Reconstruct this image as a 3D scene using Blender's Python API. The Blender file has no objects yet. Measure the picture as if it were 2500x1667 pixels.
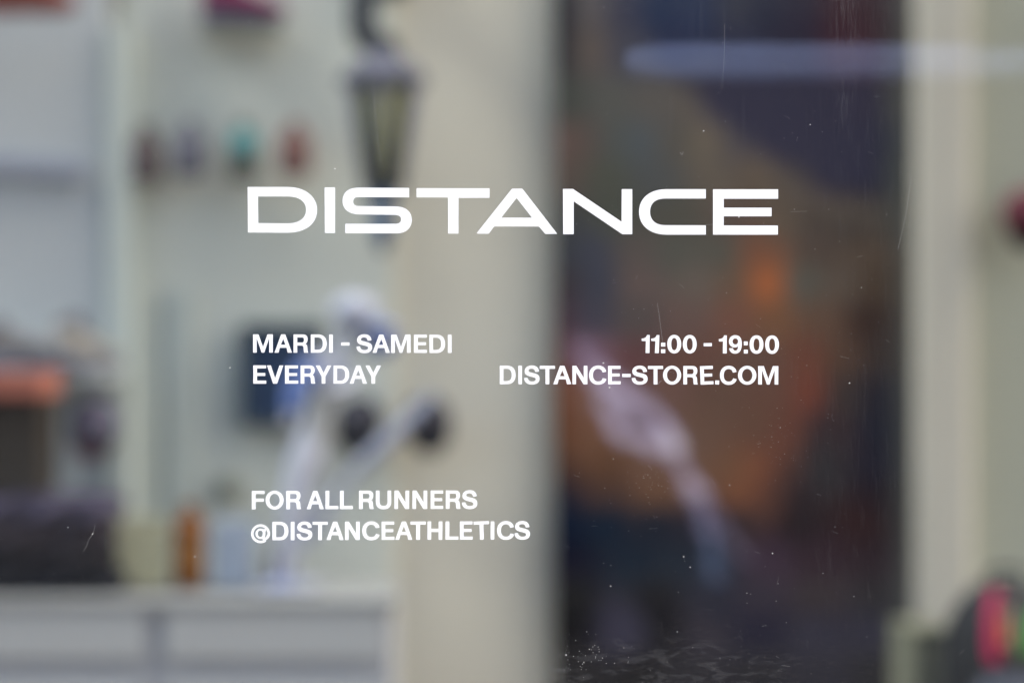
import bpy, bmesh, math, random
from mathutils import Vector, Matrix
R = math.radians
random.seed(7)
scene = bpy.context.scene
col = scene.collection

# ------------------------------------------------------------------ camera, sky, sun, exposure
W, DIST, CAMZ = 1.15, 1.15 * 85 / 36, 1.45        # frame width on the glass, camera-to-glass distance
cam = bpy.data.cameras.new('camera'); co = bpy.data.objects.new('camera', cam); col.objects.link(co)
co.location = (0, -DIST, CAMZ); co.rotation_euler = (R(90), 0, 0)
cam.lens = 85; cam.sensor_width = 36; cam.clip_start = 0.05; cam.clip_end = 500
cam.dof.use_dof = True; cam.dof.focus_distance = DIST; cam.dof.aperture_fstop = 1.24
scene.camera = co
SUN_EL, SUN_AZ = 45, -82                            # soft sun shining along the street from the left
world = bpy.data.worlds.new('World'); scene.world = world; world.use_nodes = True
nt = world.node_tree; bg = nt.nodes['Background']
sky = nt.nodes.new('ShaderNodeTexSky'); sky.sky_type = 'NISHITA'; sky.sun_disc = False
sky.sun_elevation = R(SUN_EL); sky.sun_rotation = R(180 + SUN_AZ)
sky.air_density = 1.0; sky.dust_density = 4.0; sky.ozone_density = 1.0
nt.links.new(sky.outputs[0], bg.inputs[0]); bg.inputs[1].default_value = 0.12
sun = bpy.data.lights.new('sun', 'SUN'); so = bpy.data.objects.new('sun', sun); col.objects.link(so)
sun.energy = 1.5; sun.angle = R(20); sun.color = (1.0, 0.97, 0.93)
d = Vector((math.sin(R(SUN_AZ)) * math.cos(R(SUN_EL)), -math.cos(R(SUN_AZ)) * math.cos(R(SUN_EL)), math.sin(R(SUN_EL))))
so.rotation_euler = d.to_track_quat('Z', 'Y').to_euler()
scene.view_settings.view_transform = 'Standard'; scene.view_settings.look = 'None'
scene.view_settings.exposure = 2.25; scene.view_settings.gamma = 1.0
scene.cycles.use_denoising = True
scene.cycles.max_bounces = 8; scene.cycles.transparent_max_bounces = 12
scene.cycles.caustics_reflective = False; scene.cycles.caustics_refractive = False

# ------------------------------------------------------------------ helpers
def sc_at(Y): return W * (DIST + Y) / DIST / 2500.0     # metres per photo pixel at depth Y behind the glass
def P(px, py, Y):
    s = sc_at(Y); return Vector(((px - 1250) * s, Y, CAMZ - (py - 833.5) * s))
def lin(c): c /= 255.0; return c / 12.92 if c <= 0.04045 else ((c + 0.055) / 1.055) ** 2.4
GAIN = 1.2; FIG = 0.78
def alb(rgb, g=1.0, veil=0.008):
    return tuple(min(0.86, max(0.006, (lin(c) - veil) * GAIN * g)) for c in rgb)

def mat(name, rgb, rough=0.6, g=1.0, var=0.10, scale=9.0, metal=0.0, bump=0.0, bscale=120.0, stretch=(1, 1, 1), raw=False, veil=0.006, spec=0.2):
    m = bpy.data.materials.new(name); m.use_nodes = True
    n = m.node_tree.nodes; l = m.node_tree.links; b = n['Principled BSDF']
    base = rgb if raw else alb(rgb, g, veil)
    tc = n.new('ShaderNodeTexCoord'); mp = n.new('ShaderNodeMapping'); mp.inputs['Scale'].default_value = stretch
    l.new(tc.outputs['Object'], mp.inputs['Vector'])
    no = n.new('ShaderNodeTexNoise'); no.inputs['Scale'].default_value = scale; no.inputs['Detail'].default_value = 4
    l.new(mp.outputs[0], no.inputs['Vector'])
    mx = n.new('ShaderNodeMix'); mx.data_type = 'RGBA'
    mx.inputs['A'].default_value = tuple(c * (1 - var) for c in base) + (1,)
    mx.inputs['B'].default_value = tuple(min(0.9, c * (1 + var)) for c in base) + (1,)
    l.new(no.outputs['Fac'], mx.inputs['Factor']); l.new(mx.outputs['Result'], b.inputs['Base Color'])
    b.inputs['Roughness'].default_value = rough; b.inputs['Metallic'].default_value = metal
    b.inputs['Specular IOR Level'].default_value = spec
    if bump:
        nb = n.new('ShaderNodeTexNoise'); nb.inputs['Scale'].default_value = bscale; l.new(mp.outputs[0], nb.inputs['Vector'])
        bp = n.new('ShaderNodeBump'); bp.inputs['Strength'].default_value = bump; bp.inputs['Distance'].default_value = 0.004
        l.new(nb.outputs['Fac'], bp.inputs['Height']); l.new(bp.outputs[0], b.inputs['Normal'])
    return m

def tag(o, label=None, cat=None, group=None, kind=None):
    if label: o['label'] = label
    if cat: o['category'] = cat
    if group: o['group'] = group
    if kind: o['kind'] = kind
    return o
def empty(name, loc, label, cat, group=None, rz=0.0, rot=None):
    o = bpy.data.objects.new(name, None); col.objects.link(o); o.location = loc
    o.rotation_euler = rot or (0, 0, rz); o.empty_display_size = 0.05
    return tag(o, label, cat, group)
def link(name, me, m, parent=None, smooth=False):
    o = bpy.data.objects.new(name, me); col.objects.link(o)
    if m is not None:
        me.materials.clear(); me.materials.append(m)
    if smooth: me.polygons.foreach_set('use_smooth', [True] * len(me.polygons))
    if parent is not None: o.parent = parent
    return o
def obj(name, bm, m, parent=None, smooth=False):
    me = bpy.data.meshes.new(name); bmesh.ops.recalc_face_normals(bm, faces=bm.faces); bm.to_mesh(me); bm.free()
    return link(name, me, m, parent, smooth)
def box(c, s, bevel=0.0, rot=None, bm=None, seg=2):
    b = bm or bmesh.new(); t = bmesh.new()
    bmesh.ops.create_cube(t, size=1.0)
    for v in t.verts: v.co = Vector((v.co.x * s[0], v.co.y * s[1], v.co.z * s[2]))
    if bevel: bmesh.ops.bevel(t, geom=t.edges[:], offset=bevel, segments=seg, profile=0.5, affect='EDGES')
    M = Matrix.Translation(Vector(c)) @ (rot.to_matrix().to_4x4() if rot else Matrix.Identity(4))
    bmesh.ops.transform(t, matrix=M, verts=t.verts)
    me = bpy.data.meshes.new('t'); t.to_mesh(me); t.free(); b.from_mesh(me); bpy.data.meshes.remove(me)
    return b
def lathe(profile, n=28, bm=None, c=(0, 0, 0), rot=None, sy=1.0, cap=True):
    b = bm or bmesh.new(); rings = []
    M = (rot.to_matrix() if rot else Matrix.Identity(3))
    for r, z in profile:
        rings.append([b.verts.new(M @ Vector((r * math.cos(2 * math.pi * k / n), sy * r * math.sin(2 * math.pi * k / n), z)) + Vector(c)) for k in range(n)])
    for a, q in zip(rings, rings[1:]):
        for k in range(n): b.faces.new((a[k], a[(k + 1) % n], q[(k + 1) % n], q[k]))
    if cap:
        b.faces.new(rings[0][::-1]); b.faces.new(rings[-1])
    return b
def tube(pts, rad, n=10, bm=None):
    b = bm or bmesh.new(); pts = [Vector(p) for p in pts]; rings = []
    rad = rad if isinstance(rad, (list, tuple)) else [rad] * len(pts)
    for i, p in enumerate(pts):
        t = (pts[min(i + 1, len(pts) - 1)] - pts[max(i - 1, 0)]).normalized()
        u = t.cross(Vector((0, 1, 0.01))); u = u.normalized() if u.length > 1e-4 else Vector((1, 0, 0)); w = t.cross(u)
        rings.append([b.verts.new(p + rad[i] * (math.cos(2 * math.pi * k / n) * u + math.sin(2 * math.pi * k / n) * w)) for k in range(n)])
    for a, q in zip(rings, rings[1:]):
        for k in range(n): b.faces.new((a[k], a[(k + 1) % n], q[(k + 1) % n], q[k]))
    b.faces.new(rings[0][::-1]); b.faces.new(rings[-1])
    return b
def loft(rings, bm=None):
    b = bm or bmesh.new(); rr = [[b.verts.new(p) for p in r] for r in rings]; n = len(rings[0])
    for a, q in zip(rr, rr[1:]):
        for k in range(n): b.faces.new((a[k], a[(k + 1) % n], q[(k + 1) % n], q[k]))
    b.faces.new(rr[0][::-1]); b.faces.new(rr[-1])
    return b
def bez(pts, n=10):
    out = []
    for i in range(len(pts) - 1):
        p0, p1 = Vector(pts[i]), Vector(pts[i + 1])
        a = Vector(pts[i - 1]) if i > 0 else p0; c = Vector(pts[i + 2]) if i + 2 < len(pts) else p1
        for k in range(n):
            t = k / n
            out.append(0.5 * ((2 * p0) + (p1 - a) * t + (2 * a - 5 * p0 + 4 * p1 - c) * t * t + (3 * p0 - a - 3 * p1 + c) * t ** 3))
    out.append(Vector(pts[-1])); return out

# ------------------------------------------------------------------ the setting: street outside, room inside
M_pave = mat('paving', (0.38, 0.37, 0.35), 0.85, raw=True, var=0.2, scale=3, bump=0.2)
M_road = mat('asphalt', (0.035, 0.035, 0.037), 0.9, raw=True, var=0.2, scale=8, bump=0.3)
M_floor = mat('floor', (0.12, 0.085, 0.055), 0.45, raw=True, var=0.08, scale=2)
M_wall = mat('wall_paint', (174, 171, 158), 0.85, g=1.22, var=0.06, scale=1.7, bump=0.05)
bm = bmesh.new(); box((0, -60.2, -0.172), (160, 116, 0.04), 0, bm=bm); tag(obj('road', bm, M_road), kind='structure')
tag(obj('pavement', box((0, -1.1, -0.07), (40, 2.2, 0.13), 0.01), M_pave), kind='structure')
tag(obj('floor', box((0, 1.82, -0.05), (9.0, 3.6, 0.11)), M_floor), kind='structure')
tag(obj('wall_back', box((0, 3.60, 1.55), (9.0, 0.16, 3.3)), M_wall), kind='structure')

# unseen tinted sheet added overhead to dim daylight in the room
def dimming_tint():
    m = bpy.data.materials.new('dimming_sheet'); m.use_nodes = True; n = m.node_tree.nodes; l = m.node_tree.links; n.clear()
    t = n.new('ShaderNodeBsdfTransparent'); t.inputs[0].default_value = (0.66, 0.65, 0.62, 1)
    o = n.new('ShaderNodeOutputMaterial'); l.new(t.outputs[0], o.inputs[0]); return m
bm = bmesh.new(); bm.faces.new([bm.verts.new(v) for v in ((-4.5, -0.03, 3.24), (4.5, -0.03, 3.24), (4.5, 3.72, 3.24), (-4.5, 3.72, 3.24))])
tag(obj('added_dimmer', bm, dimming_tint()), kind='structure')
# facade across the street: only seen mirrored in the glass
M_stone = mat('facade_stone', (0.26, 0.245, 0.22), 0.85, raw=True, var=0.15, scale=1.5, bump=0.2)
M_front = mat('shopfront_paint', (0.02, 0.022, 0.026), 0.6, raw=True, var=0.2)
M_dark = mat('dark_glazing', (0.02, 0.022, 0.028), 0.3, raw=True)
tag(obj('far_pavement', box((0, -12.6, -0.085), (40, 4.4, 0.12), 0.01), M_road), kind='structure')
fac = empty('facade', (7.2, -14.2, -0.02), 'dark painted shopfront across the street, mirrored in the right half of the glass', 'building')
obj('wall', box((0, -0.4, 6.8), (13.9, 0.8, 6.0)), M_stone, fac)
obj('shopfront', box((0, -0.42, 1.89), (13.9, 0.8, 3.78)), M_front, fac)
for k in range(-2, 3):
    for z, h in ((1.6, 2.6), (5.4, 2.0), (8.2, 1.8)): obj('window', box((k * 2.7, 0.0, z), (1.9, 0.1, h), 0.02), M_dark, fac)
fa2 = empty('facade', (-6.78, -14.12, -0.02), 'pale stone house across the street, mirrored in the left half of the glass', 'building')
obj('wall', box((0, -0.4, 4.6), (14.0, 0.8, 9.2)), M_stone, fa2)
for x, w in ((6.1, .5), (4.9, .7), (3.3, 1.0), (1.2, 1.1), (-1.4, 1.1), (-4.0, 1.1)):
    for z, h in ((1.75, 1.7), (4.9, 1.9), (7.6, 1.6)):
        o = obj('window', box((x, 0.0, z), (w, 0.06, h), 0.01), M_dark, fa2)
        obj('sill', box((x, 0.06, z - h / 2 - .05), (w + .2, .18, .08), .01), M_stone, o)

# ------------------------------------------------------------------ shop window
def glass_mat(dirty):
    m = bpy.data.materials.new('dusty_window_glass'); m.use_nodes = True
    n = m.node_tree.nodes; l = m.node_tree.links; n.clear()
    def N(t, **k):
        o = n.new(t)
        for a, v in k.items(): setattr(o, a, v)
        return o
    def math_(op, a, b=None, c=None, clamp=False):
        o = N('ShaderNodeMath', operation=op); o.use_clamp = clamp
        for i, v in enumerate((a, b, c)):
            if v is None: continue
            if isinstance(v, (int, float)): o.inputs[i].default_value = v
            else: l.new(v, o.inputs[i])
        return o.outputs[0]
    fr = N('ShaderNodeFresnel'); fr.inputs['IOR'].default_value = 1.5
    tr = N('ShaderNodeBsdfTransparent'); tr.inputs[0].default_value = (0.965, 0.975, 0.968, 1)
    gl = N('ShaderNodeBsdfGlossy'); gl.inputs['Roughness'].default_value = 0.004; gl.inputs[0].default_value = (1, 1, 1, 1)
    m1 = N('ShaderNodeMixShader'); l.new(fr.outputs[0], m1.inputs[0]); l.new(tr.outputs[0], m1.inputs[1]); l.new(gl.outputs[0], m1.inputs[2])
    out = N('ShaderNodeOutputMaterial')
    if not dirty:
        l.new(m1.outputs[0], out.inputs[0]); return m
    tc = N('ShaderNodeTexCoord'); sx = N('ShaderNodeSeparateXYZ'); l.new(tc.outputs['Object'], sx.inputs[0])
    X, Z = sx.outputs['X'], sx.outputs['Z']
    def noise(scale, stretch, detail=3, dist=0.0):
        mp = N('ShaderNodeMapping'); mp.inputs['Scale'].default_value = stretch; l.new(tc.outputs['Object'], mp.inputs['Vector'])
        o = N('ShaderNodeTexNoise'); o.inputs['Scale'].default_value = scale; o.inputs['Detail'].default_value = detail
        o.inputs['Distortion'].default_value = dist; l.new(mp.outputs[0], o.inputs['Vector']); return o.outputs['Fac']
    def ramp(v, a, b):
        o = N('ShaderNodeMapRange'); o.interpolation_type = 'SMOOTHSTEP'; l.new(v, o.inputs['Value'])
        o.inputs['From Min'].default_value = a; o.inputs['From Max'].default_value = b; return o.outputs['Result']
    def blob(cx, cz, rx, rz):
        a = math_('POWER', math_('DIVIDE', math_('SUBTRACT', X, cx), rx), 2.0); b = math_('POWER', math_('DIVIDE', math_('SUBTRACT', Z, cz), rz), 2.0)
        return ramp(math_('ADD', a, b), 1.0, 0.1)
    def add(*v):
        r = v[0]
        for q in v[1:]: r = math_('ADD', r, q)
        return r
    mul = lambda *v: v[0] if len(v) == 1 else math_('MULTIPLY', v[0], mul(*v[1:]))
    def g(px, py): q = P(px, py, 0); return q.x, q.z
    # wiped vertical runs on the right hand side
    x1, z1 = g(2080, 500); runs = mul(blob(x1, z1, 0.12, 0.75), ramp(noise(420, (1, 1, 0.06), 2, 0.6), 0.50, 0.72), 0.009)
    x5, z5 = g(2062, 60); drip = mul(blob(x5, z5, 0.02, 0.14), ramp(noise(330, (1, 1, 0.10), 3, 1.5), 0.50, 0.62), 0.03)
    x2, z2 = g(1720, 200); runs2 = mul(blob(x2, z2, 0.10, 0.13), ramp(noise(210, (1, 1, 0.03), 2), 0.50, 0.75), 0.012)
    # dried smear along the lower edge
    x3, z3 = g(1590, 1650); smear = mul(blob(x3, z3, 0.19, 0.055), ramp(noise(38, (1, 1, 2.6), 6, 1.2), 0.50, 0.60), 0.022)
    x4, z4 = g(1780, 1590); mott = mul(blob(x4, z4, 0.16, 0.07), ramp(noise(150, (1, 1, 1.8), 3, 0.8), 0.56, 0.64), 0.01)
    film = mul(noise(5, (1, 1, 0.4), 2), 0.0012)
    fac = add(film, runs, runs2, drip, smear, mott)
    df = N('ShaderNodeBsdfDiffuse'); df.inputs[0].default_value = (0.72, 0.72, 0.72, 1)
    m2 = N('ShaderNodeMixShader'); l.new(fac, m2.inputs[0]); l.new(m1.outputs[0], m2.inputs[1]); l.new(df.outputs[0], m2.inputs[2])
    l.new(m2.outputs[0], out.inputs[0])
    return m
M_frame = mat('frame_metal', (0.05, 0.05, 0.055), 0.4, raw=True)
win = empty('shop_window', (0, 0, 0), 'large dusty shop window pane carrying the white lettering', 'shop window')
pane = obj('pane', box((0, 0.004, 1.955), (4.0, 0.008, 1.99)), glass_mat(True), win)
pane.data.materials.append(glass_mat(False))
for f in pane.data.polygons: f.material_index = 0 if f.normal.y < -0.5 else 1
obj('riser_blocker', box((0, 0.004, 0.49), (4.0, 0.06, 0.94), 0.004), M_frame, win)  # added below the view to block low street light
for x in (-2.03, 2.03): obj('frame', box((x, 0.004, 1.515), (0.058, 0.07, 2.99), 0.004), M_frame, win)
for z in (2.98,): obj('frame', box((0, 0.004, z), (4.0, 0.07, 0.058), 0.004), M_frame, win)

# ------------------------------------------------------------------ lettering
M_vinyl = mat('white_vinyl', (0.88, 0.88, 0.88), 0.45, raw=True, var=0.01, scale=40)
def parse(s):
    """'M x y L .. C .. Z' path -> list of point lists"""
    t = s.split(); i = 0; cons = []; cur = None; cmd = None
    f = lambda k: float(t[i + k])
    while i < len(t):
        if t[i].isalpha(): cmd = t[i]; i += 1
        if cmd == 'Z': continue
        if cmd == 'M': cur = [(f(0), f(1))]; cons.append(cur); i += 2; cmd = 'L'
        elif cmd == 'L': cur.append((f(0), f(1))); i += 2
        elif cmd == 'C':
            p0 = cur[-1]; a = (f(0), f(1)); b = (f(2), f(3)); c = (f(4), f(5)); i += 6
            for k in range(1, 13):
                u = k / 12; v = 1 - u
                cur.append(tuple(v ** 3 * p0[j] + 3 * v * v * u * a[j] + 3 * v * u * u * b[j] + u ** 3 * c[j] for j in (0, 1)))
    return cons
def ell(cx, cy, rx, ry, k=0.5523):
    return ('M %g %g C %g %g %g %g %g %g C %g %g %g %g %g %g C %g %g %g %g %g %g C %g %g %g %g %g %g Z ' % (
        cx + rx, cy, cx + rx, cy + k * ry, cx + k * rx, cy + ry, cx, cy + ry, cx - k * rx, cy + ry, cx - rx, cy + k * ry, cx - rx, cy,
        cx - rx, cy - k * ry, cx - k * rx, cy - ry, cx, cy - ry, cx + k * rx, cy - ry, cx + rx, cy - k * ry, cx + rx, cy))
def rect(x0, y0, x1, y1): return 'M %g %g L %g %g %g %g %g %g Z ' % (x0, y0, x1, y0, x1, y1, x0, y1)
def ring_arc(cx, cy, rx, ry, t, a0, a1, n=40):
    o = []; q = []
    for k in range(n + 1):
        a = R(a0 + (a1 - a0) * k / n)
        o.append((cx + rx * math.cos(a), cy + ry * math.sin(a))); q.append((cx + (rx - t) * math.cos(a), cy + (ry - t) * math.sin(a)))
    return 'M ' + ' L '.join('%g %g' % p for p in o + q[::-1]) + ' Z '
# a bold grotesque alphabet, drawn on a cap height of 292 units, y down; each entry: width, path(s)
G = {
 'I': (60, [rect(0, 0, 60, 292)]),
 'E': (202, ['M 0 0 L 200 0 200 48 58 48 58 122 186 122 186 168 58 168 58 244 202 244 202 292 0 292 Z']),
 'F': (205, ['M 0 0 L 205 0 203 47 60 47 60 122 191 122 191 171 60 171 60 292 0 292 Z']),
 'L': (204, ['M 0 0 L 60 0 60 242 204 242 204 292 0 292 Z']),
 'T': (243, ['M 0 0 L 243 0 243 48 152 48 152 292 91 292 91 48 0 48 Z']),
 'H': (236, ['M 0 0 L 58 0 58 117 177 117 177 0 236 0 236 292 177 292 177 168 58 168 58 292 0 292 Z']),
 'N': (235, ['M 0 0 L 62 0 177 190 177 0 235 0 235 292 173 292 57 100 57 292 0 292 Z']),
 'M': (312, ['M 0 0 L 86 0 157 202 228 0 312 0 312 292 255 292 255 62 176 292 136 292 57 62 57 292 0 292 Z']),
 'A': (273, ['M 104 0 L 170 0 273 292 208 292 190 214 83 214 63 292 0 292 Z M 138 72 L 171 165 100 165 Z']),
 'V': (270, ['M 0 0 L 64 0 135 208 206 0 270 0 168 292 102 292 Z']),
 'Y': (258, ['M 0 0 L 68 0 129 120 190 0 258 0 160 178 160 292 98 292 98 178 Z']),
 'D': (255, ['M 0 0 L 120 0 C 205 0 255 55 255 146 C 255 237 205 292 120 292 L 0 292 Z M 58 47 L 110 47 C 165 47 192 80 192 146 C 192 212 165 245 110 245 L 58 245 Z']),
 'O': (288, [ell(144, 146, 144, 150) + ell(144, 146, 82, 103)]),
 'C': (277, ['M 275 93 C 262 30 215 -4 144 -4 C 58 -4 0 56 0 148 C 0 240 58 298 142 298 C 215 298 265 262 277 210 L 219 195 C 208 232 185 248 143 248 C 92 248 62 210 62 148 C 62 86 92 46 143 46 C 182 46 207 66 214 104 Z']),
 'S': (250, ['M 240 92 C 236 30 195 -4 127 -4 C 58 -4 10 33 10 86 C 10 135 45 155 95 168 L 140 179 C 175 188 188 197 188 214 C 188 236 168 250 128 250 C 88 250 62 232 56 190 L 0 194 C 3 262 52 297 126 297 C 204 297 250 262 250 205 C 250 158 220 133 165 120 L 118 109 C 85 101 70 93 70 78 C 70 58 92 44 124 44 C 158 44 177 64 180 100 Z']),
 'R': (236, ['M 0 0 L 150 0 C 202 0 228 30 228 76 C 228 112 212 140 190 151 C 212 160 222 180 224 215 C 226 255 228 275 236 288 L 236 292 172 292 C 166 275 165 250 163 220 C 161 190 150 178 120 178 L 60 178 60 292 0 292 Z M 60 47 L 140 47 C 160 47 168 62 168 86 C 168 115 158 130 132 130 L 60 130 Z']),
 'U': (243, ['M 0 0 L 58 0 58 180 C 58 225 82 245 121 245 C 160 245 185 225 185 180 L 185 0 243 0 243 180 C 243 255 200 296 121 296 C 42 296 0 255 0 180 Z']),
 '1': (128, ['M 85 0 L 128 0 126 292 64 292 68 98 3 98 0 60 C 50 58 78 38 85 0 Z']),
 '0': (221, [ell(110.5, 146, 110.5, 150, 0.6) + ell(110.5, 146, 48, 100, 0.62)]),
 '9': (205, ['M 205 130 C 205 240 170 295 98 295 C 45 295 10 262 6 208 L 64 205 C 66 230 80 246 102 246 C 130 246 146 222 148 172 C 136 186 116 194 92 194 C 38 194 0 156 0 98 C 0 38 42 -4 100 -4 C 170 -4 205 45 205 130 Z ' + ell(102, 97, 45, 50)]),
 ':': (62, [rect(0, 96, 62, 158) + rect(0, 230, 62, 292)]),
 ';': (66, [rect(0, 124, 66, 186) + rect(0, 230, 66, 292)]),       # the crooked first colon, its dots closer together
 '.': (62, [rect(0, 230, 62, 292)]),
 '-': (132, [rect(0, 127, 132, 177)]),
 '@': (302, [ring_arc(151, 188, 151, 150, 39, 20, -308), ell(150, 188, 80, 82) + ell(148, 188, 42, 52),
             'M 196 112 L 240 112 C 228 165 216 210 214 240 C 220 252 240 250 256 205 L 300 205 C 285 275 245 290 205 286 C 182 283 174 270 176 250 Z']),
}
def letter_mesh(paths, tf, yf):
    """filled, slightly raised vinyl letter; tf maps path coords to photo pixels on the glass"""
    bm = bmesh.new()
    for k, s in enumerate(paths):
        cu = bpy.data.curves.new('t', 'CURVE'); cu.dimensions = '2D'; cu.fill_mode = 'BOTH'; cu.extrude = 0.00012
        for c in parse(s):
            if (c[0][0] - c[-1][0]) ** 2 + (c[0][1] - c[-1][1]) ** 2 < 1e-6: c = c[:-1]
            sp = cu.splines.new('POLY'); sp.points.add(len(c) - 1); sp.use_cyclic_u = True
            for p, q in zip(sp.points, c):
                w = P(*tf(*q), 0); p.co = (w.x, w.z, 0, 1)
        o = bpy.data.objects.new('t', cu); me = bpy.data.meshes.new_from_object(o)
        off = len(bm.verts); bm.from_mesh(me); bm.verts.ensure_lookup_table()
        for v in bm.verts[off:]: v.co = Vector((v.co.x, yf + v.co.z - 0.00003 * k, v.co.y))
        bpy.data.objects.remove(o); bpy.data.curves.remove(cu); bpy.data.meshes.remove(me)
    return bm
def line(name, label, chars, top, base, tilt={}):
    """chars: (char, x0, x1) in photo pixels; top, base: ((x, y), (x, y)) lines across the row"""
    root = empty(name, (0, 0, 0), label, 'lettering', 'vinyl lettering on the window')
    lerp = lambda q, x: q[0][1] + (q[1][1] - q[0][1]) * (x - q[0][0]) / (q[1][0] - q[0][0])
    for i, (ch, x0, x1) in enumerate(chars):
        w, paths = G[ch]; cx = (x0 + x1) / 2; t, b = lerp(top, cx), lerp(base, cx); a = R(tilt.get(i, random.uniform(-.35, .35)))
        def tf(x, y):
            X = x0 + x / w * (x1 - x0); Y = t + y / 292 * (b - t); dx, dy = X - cx, Y - (t + b) / 2
            return cx + dx * math.cos(a) - dy * math.sin(a), (t + b) / 2 + dx * math.sin(a) + dy * math.cos(a)
        obj('letter', letter_mesh(paths, tf, -0.00016), M_vinyl, root)
    return root
# headline: wide extended letters, outlines in two local pixel grids
k1 = 660 / 2352
gl_ = lambda x, y: (590 + x * k1, 440 + y * k1)
gr_ = lambda x, y: (1250 + x * k1, 440 + y * k1)
HEAD = [
 (gl_, 'M 52 60 L 400 60 C 555 60 657 145 657 260 C 657 375 560 457 400 457 L 55 455 Z M 142 142 L 400 142 C 500 142 560 185 560 258 C 560 330 505 377 400 376 L 145 374 Z'),
 (gl_, 'M 722 64 L 813 65 813 459 724 459 Z'),
 (gl_, 'M 1457 68 L 1020 66 C 925 66 878 110 878 182 C 878 255 935 298 1030 298 L 1335 302 C 1370 303 1387 317 1387 342 C 1387 367 1370 380 1335 380 L 902 380 902 461 1345 463 C 1430 463 1480 415 1480 346 C 1480 275 1430 230 1335 229 L 1015 226 C 985 226 970 212 970 187 C 970 162 985 148 1015 148 L 1457 150 Z'),
 (gl_, 'M 1522 70 L 2156 72 2156 154 1886 154 1886 465 1796 465 1796 151 1522 150 Z'),
 (gr_, 'M -307 461 L 0 75 90 75 393 467 290 468 235 403 -155 402 -204 466 -295 466 Z M 40 155 L 175 327 -95 327 Z'),
 (gr_, 'M 443 77 L 530 77 953 362 955 79 1046 79 1046 470 960 470 537 184 537 470 445 470 Z'),
 (gr_, 'M 1686 79 L 1345 79 C 1195 79 1105 160 1105 275 C 1105 395 1200 474 1345 474 L 1686 474 1686 393 1335 392 C 1250 392 1201 350 1201 275 C 1201 200 1250 160 1335 160 L 1686 160 Z'),
 (gr_, 'M 1749 80 L 2315 80 2315 162 1842 162 1842 240 2258 240 2258 314 1842 314 1842 394 2313 395 2313 474 1749 474 Z'),
]
root = empty('window_lettering', (0, 0, 0), 'very wide bold white headline word, the largest lettering on the glass', 'lettering', 'vinyl lettering on the window')
for tf, s in HEAD: obj('letter', letter_mesh([s], tf, -0.00016), M_vinyl, root)
def z(org, f, *items): return [(c, org + a / f, org + b / f) for c, a, b in items]
line('window_lettering', 'white line of opening days with a dash, below the headline at left',
     z(600, 3.36, ('M', 60, 222), ('A', 236, 378), ('R', 392, 512), ('D', 534, 664), ('I', 684, 714), ('-', 783, 850), ('S', 908, 1036), ('A', 1040, 1182), ('M', 1193, 1352), ('E', 1380, 1486), ('D', 1507, 1635), ('I', 1658, 1688)),
     ((618, 816.0), (1103, 817.2)), ((618, 860.6), (1103, 861.3)))
line('window_lettering', 'white one-word line directly under the opening days at left',
     z(600, 3.36, ('E', 62, 168), ('V', 174, 308), ('E', 322, 430), ('R', 450, 570), ('Y', 574, 702), ('D', 720, 848), ('A', 852, 994), ('Y', 982, 1110)),
     ((618, 891.7), (930, 892.3)), ((618, 936.3), (930, 936.3)))
line('window_lettering', 'white line of opening hours in numerals, at right',
     z(1550, 6.533, ('1', 107, 235), ('1', 258, 387), (';', 418, 485), ('0', 517, 738), ('0', 765, 985), ('-', 1097, 1228), ('1', 1338, 1466), ('9', 1500, 1705), (':', 1738, 1800), ('0', 1830, 2050), ('0', 2078, 2298)),
     ((1566, 817.6), (1900, 819.4)), ((1566, 861.5), (1900, 863.2)), {1: 1.5})
line('window_lettering', 'white web address line under the opening hours, at right',
     z(1200, 3.2667, ('D', 66, 192), ('I', 214, 243), ('S', 260, 383), ('T', 385, 506), ('A', 492, 636), ('N', 645, 765), ('C', 778, 916), ('E', 930, 1030), ('-', 1042, 1110), ('S', 1118, 1245), ('T', 1248, 1368), ('O', 1368, 1512), ('R', 1530, 1645), ('E', 1665, 1768), ('.', 1787, 1818), ('C', 1822, 1955), ('O', 1966, 2112), ('M', 2127, 2287)),
     ((1220, 892.6), (1900, 893.6)), ((1220, 937.4), (1900, 938.4)), {13: -2.0, 14: 3.0})
line('window_lettering', 'white three-word slogan line at lower left, above the handle with the at sign',
     z(600, 6.533, ('F', 97, 302), ('O', 316, 604), ('R', 646, 882), ('A', 972, 1245), ('L', 1272, 1476), ('L', 1502, 1706), ('R', 1806, 2042), ('U', 2076, 2320)) +
     z(940, 6.533, ('N', 150, 385), ('N', 438, 673), ('E', 728, 928), ('R', 970, 1205), ('S', 1226, 1472)),
     ((614, 1198.1), (1166, 1196.6)), ((614, 1242.6), (1166, 1241.2)))
line('window_lettering', 'white social media handle starting with an at sign, lowest line',
     z(600, 6.533, ('@', 85, 387), ('D', 425, 680), ('I', 718, 777), ('S', 812, 1062), ('T', 1065, 1307), ('A', 1288, 1562), ('N', 1583, 1818), ('C', 1858, 2135)) + [('E', 931.8, 962.7)] +
     z(940, 6.533, ('A', 163, 437), ('T', 405, 650), ('H', 678, 914), ('L', 965, 1170), ('E', 1195, 1397), ('T', 1418, 1663), ('I', 1685, 1743), ('C', 1787, 2057), ('S', 2065, 2313)),
     ((612, 1273.4), (1295, 1271.8)), ((612, 1318.2), (1295, 1315.9)), {14: -2.0})

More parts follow.
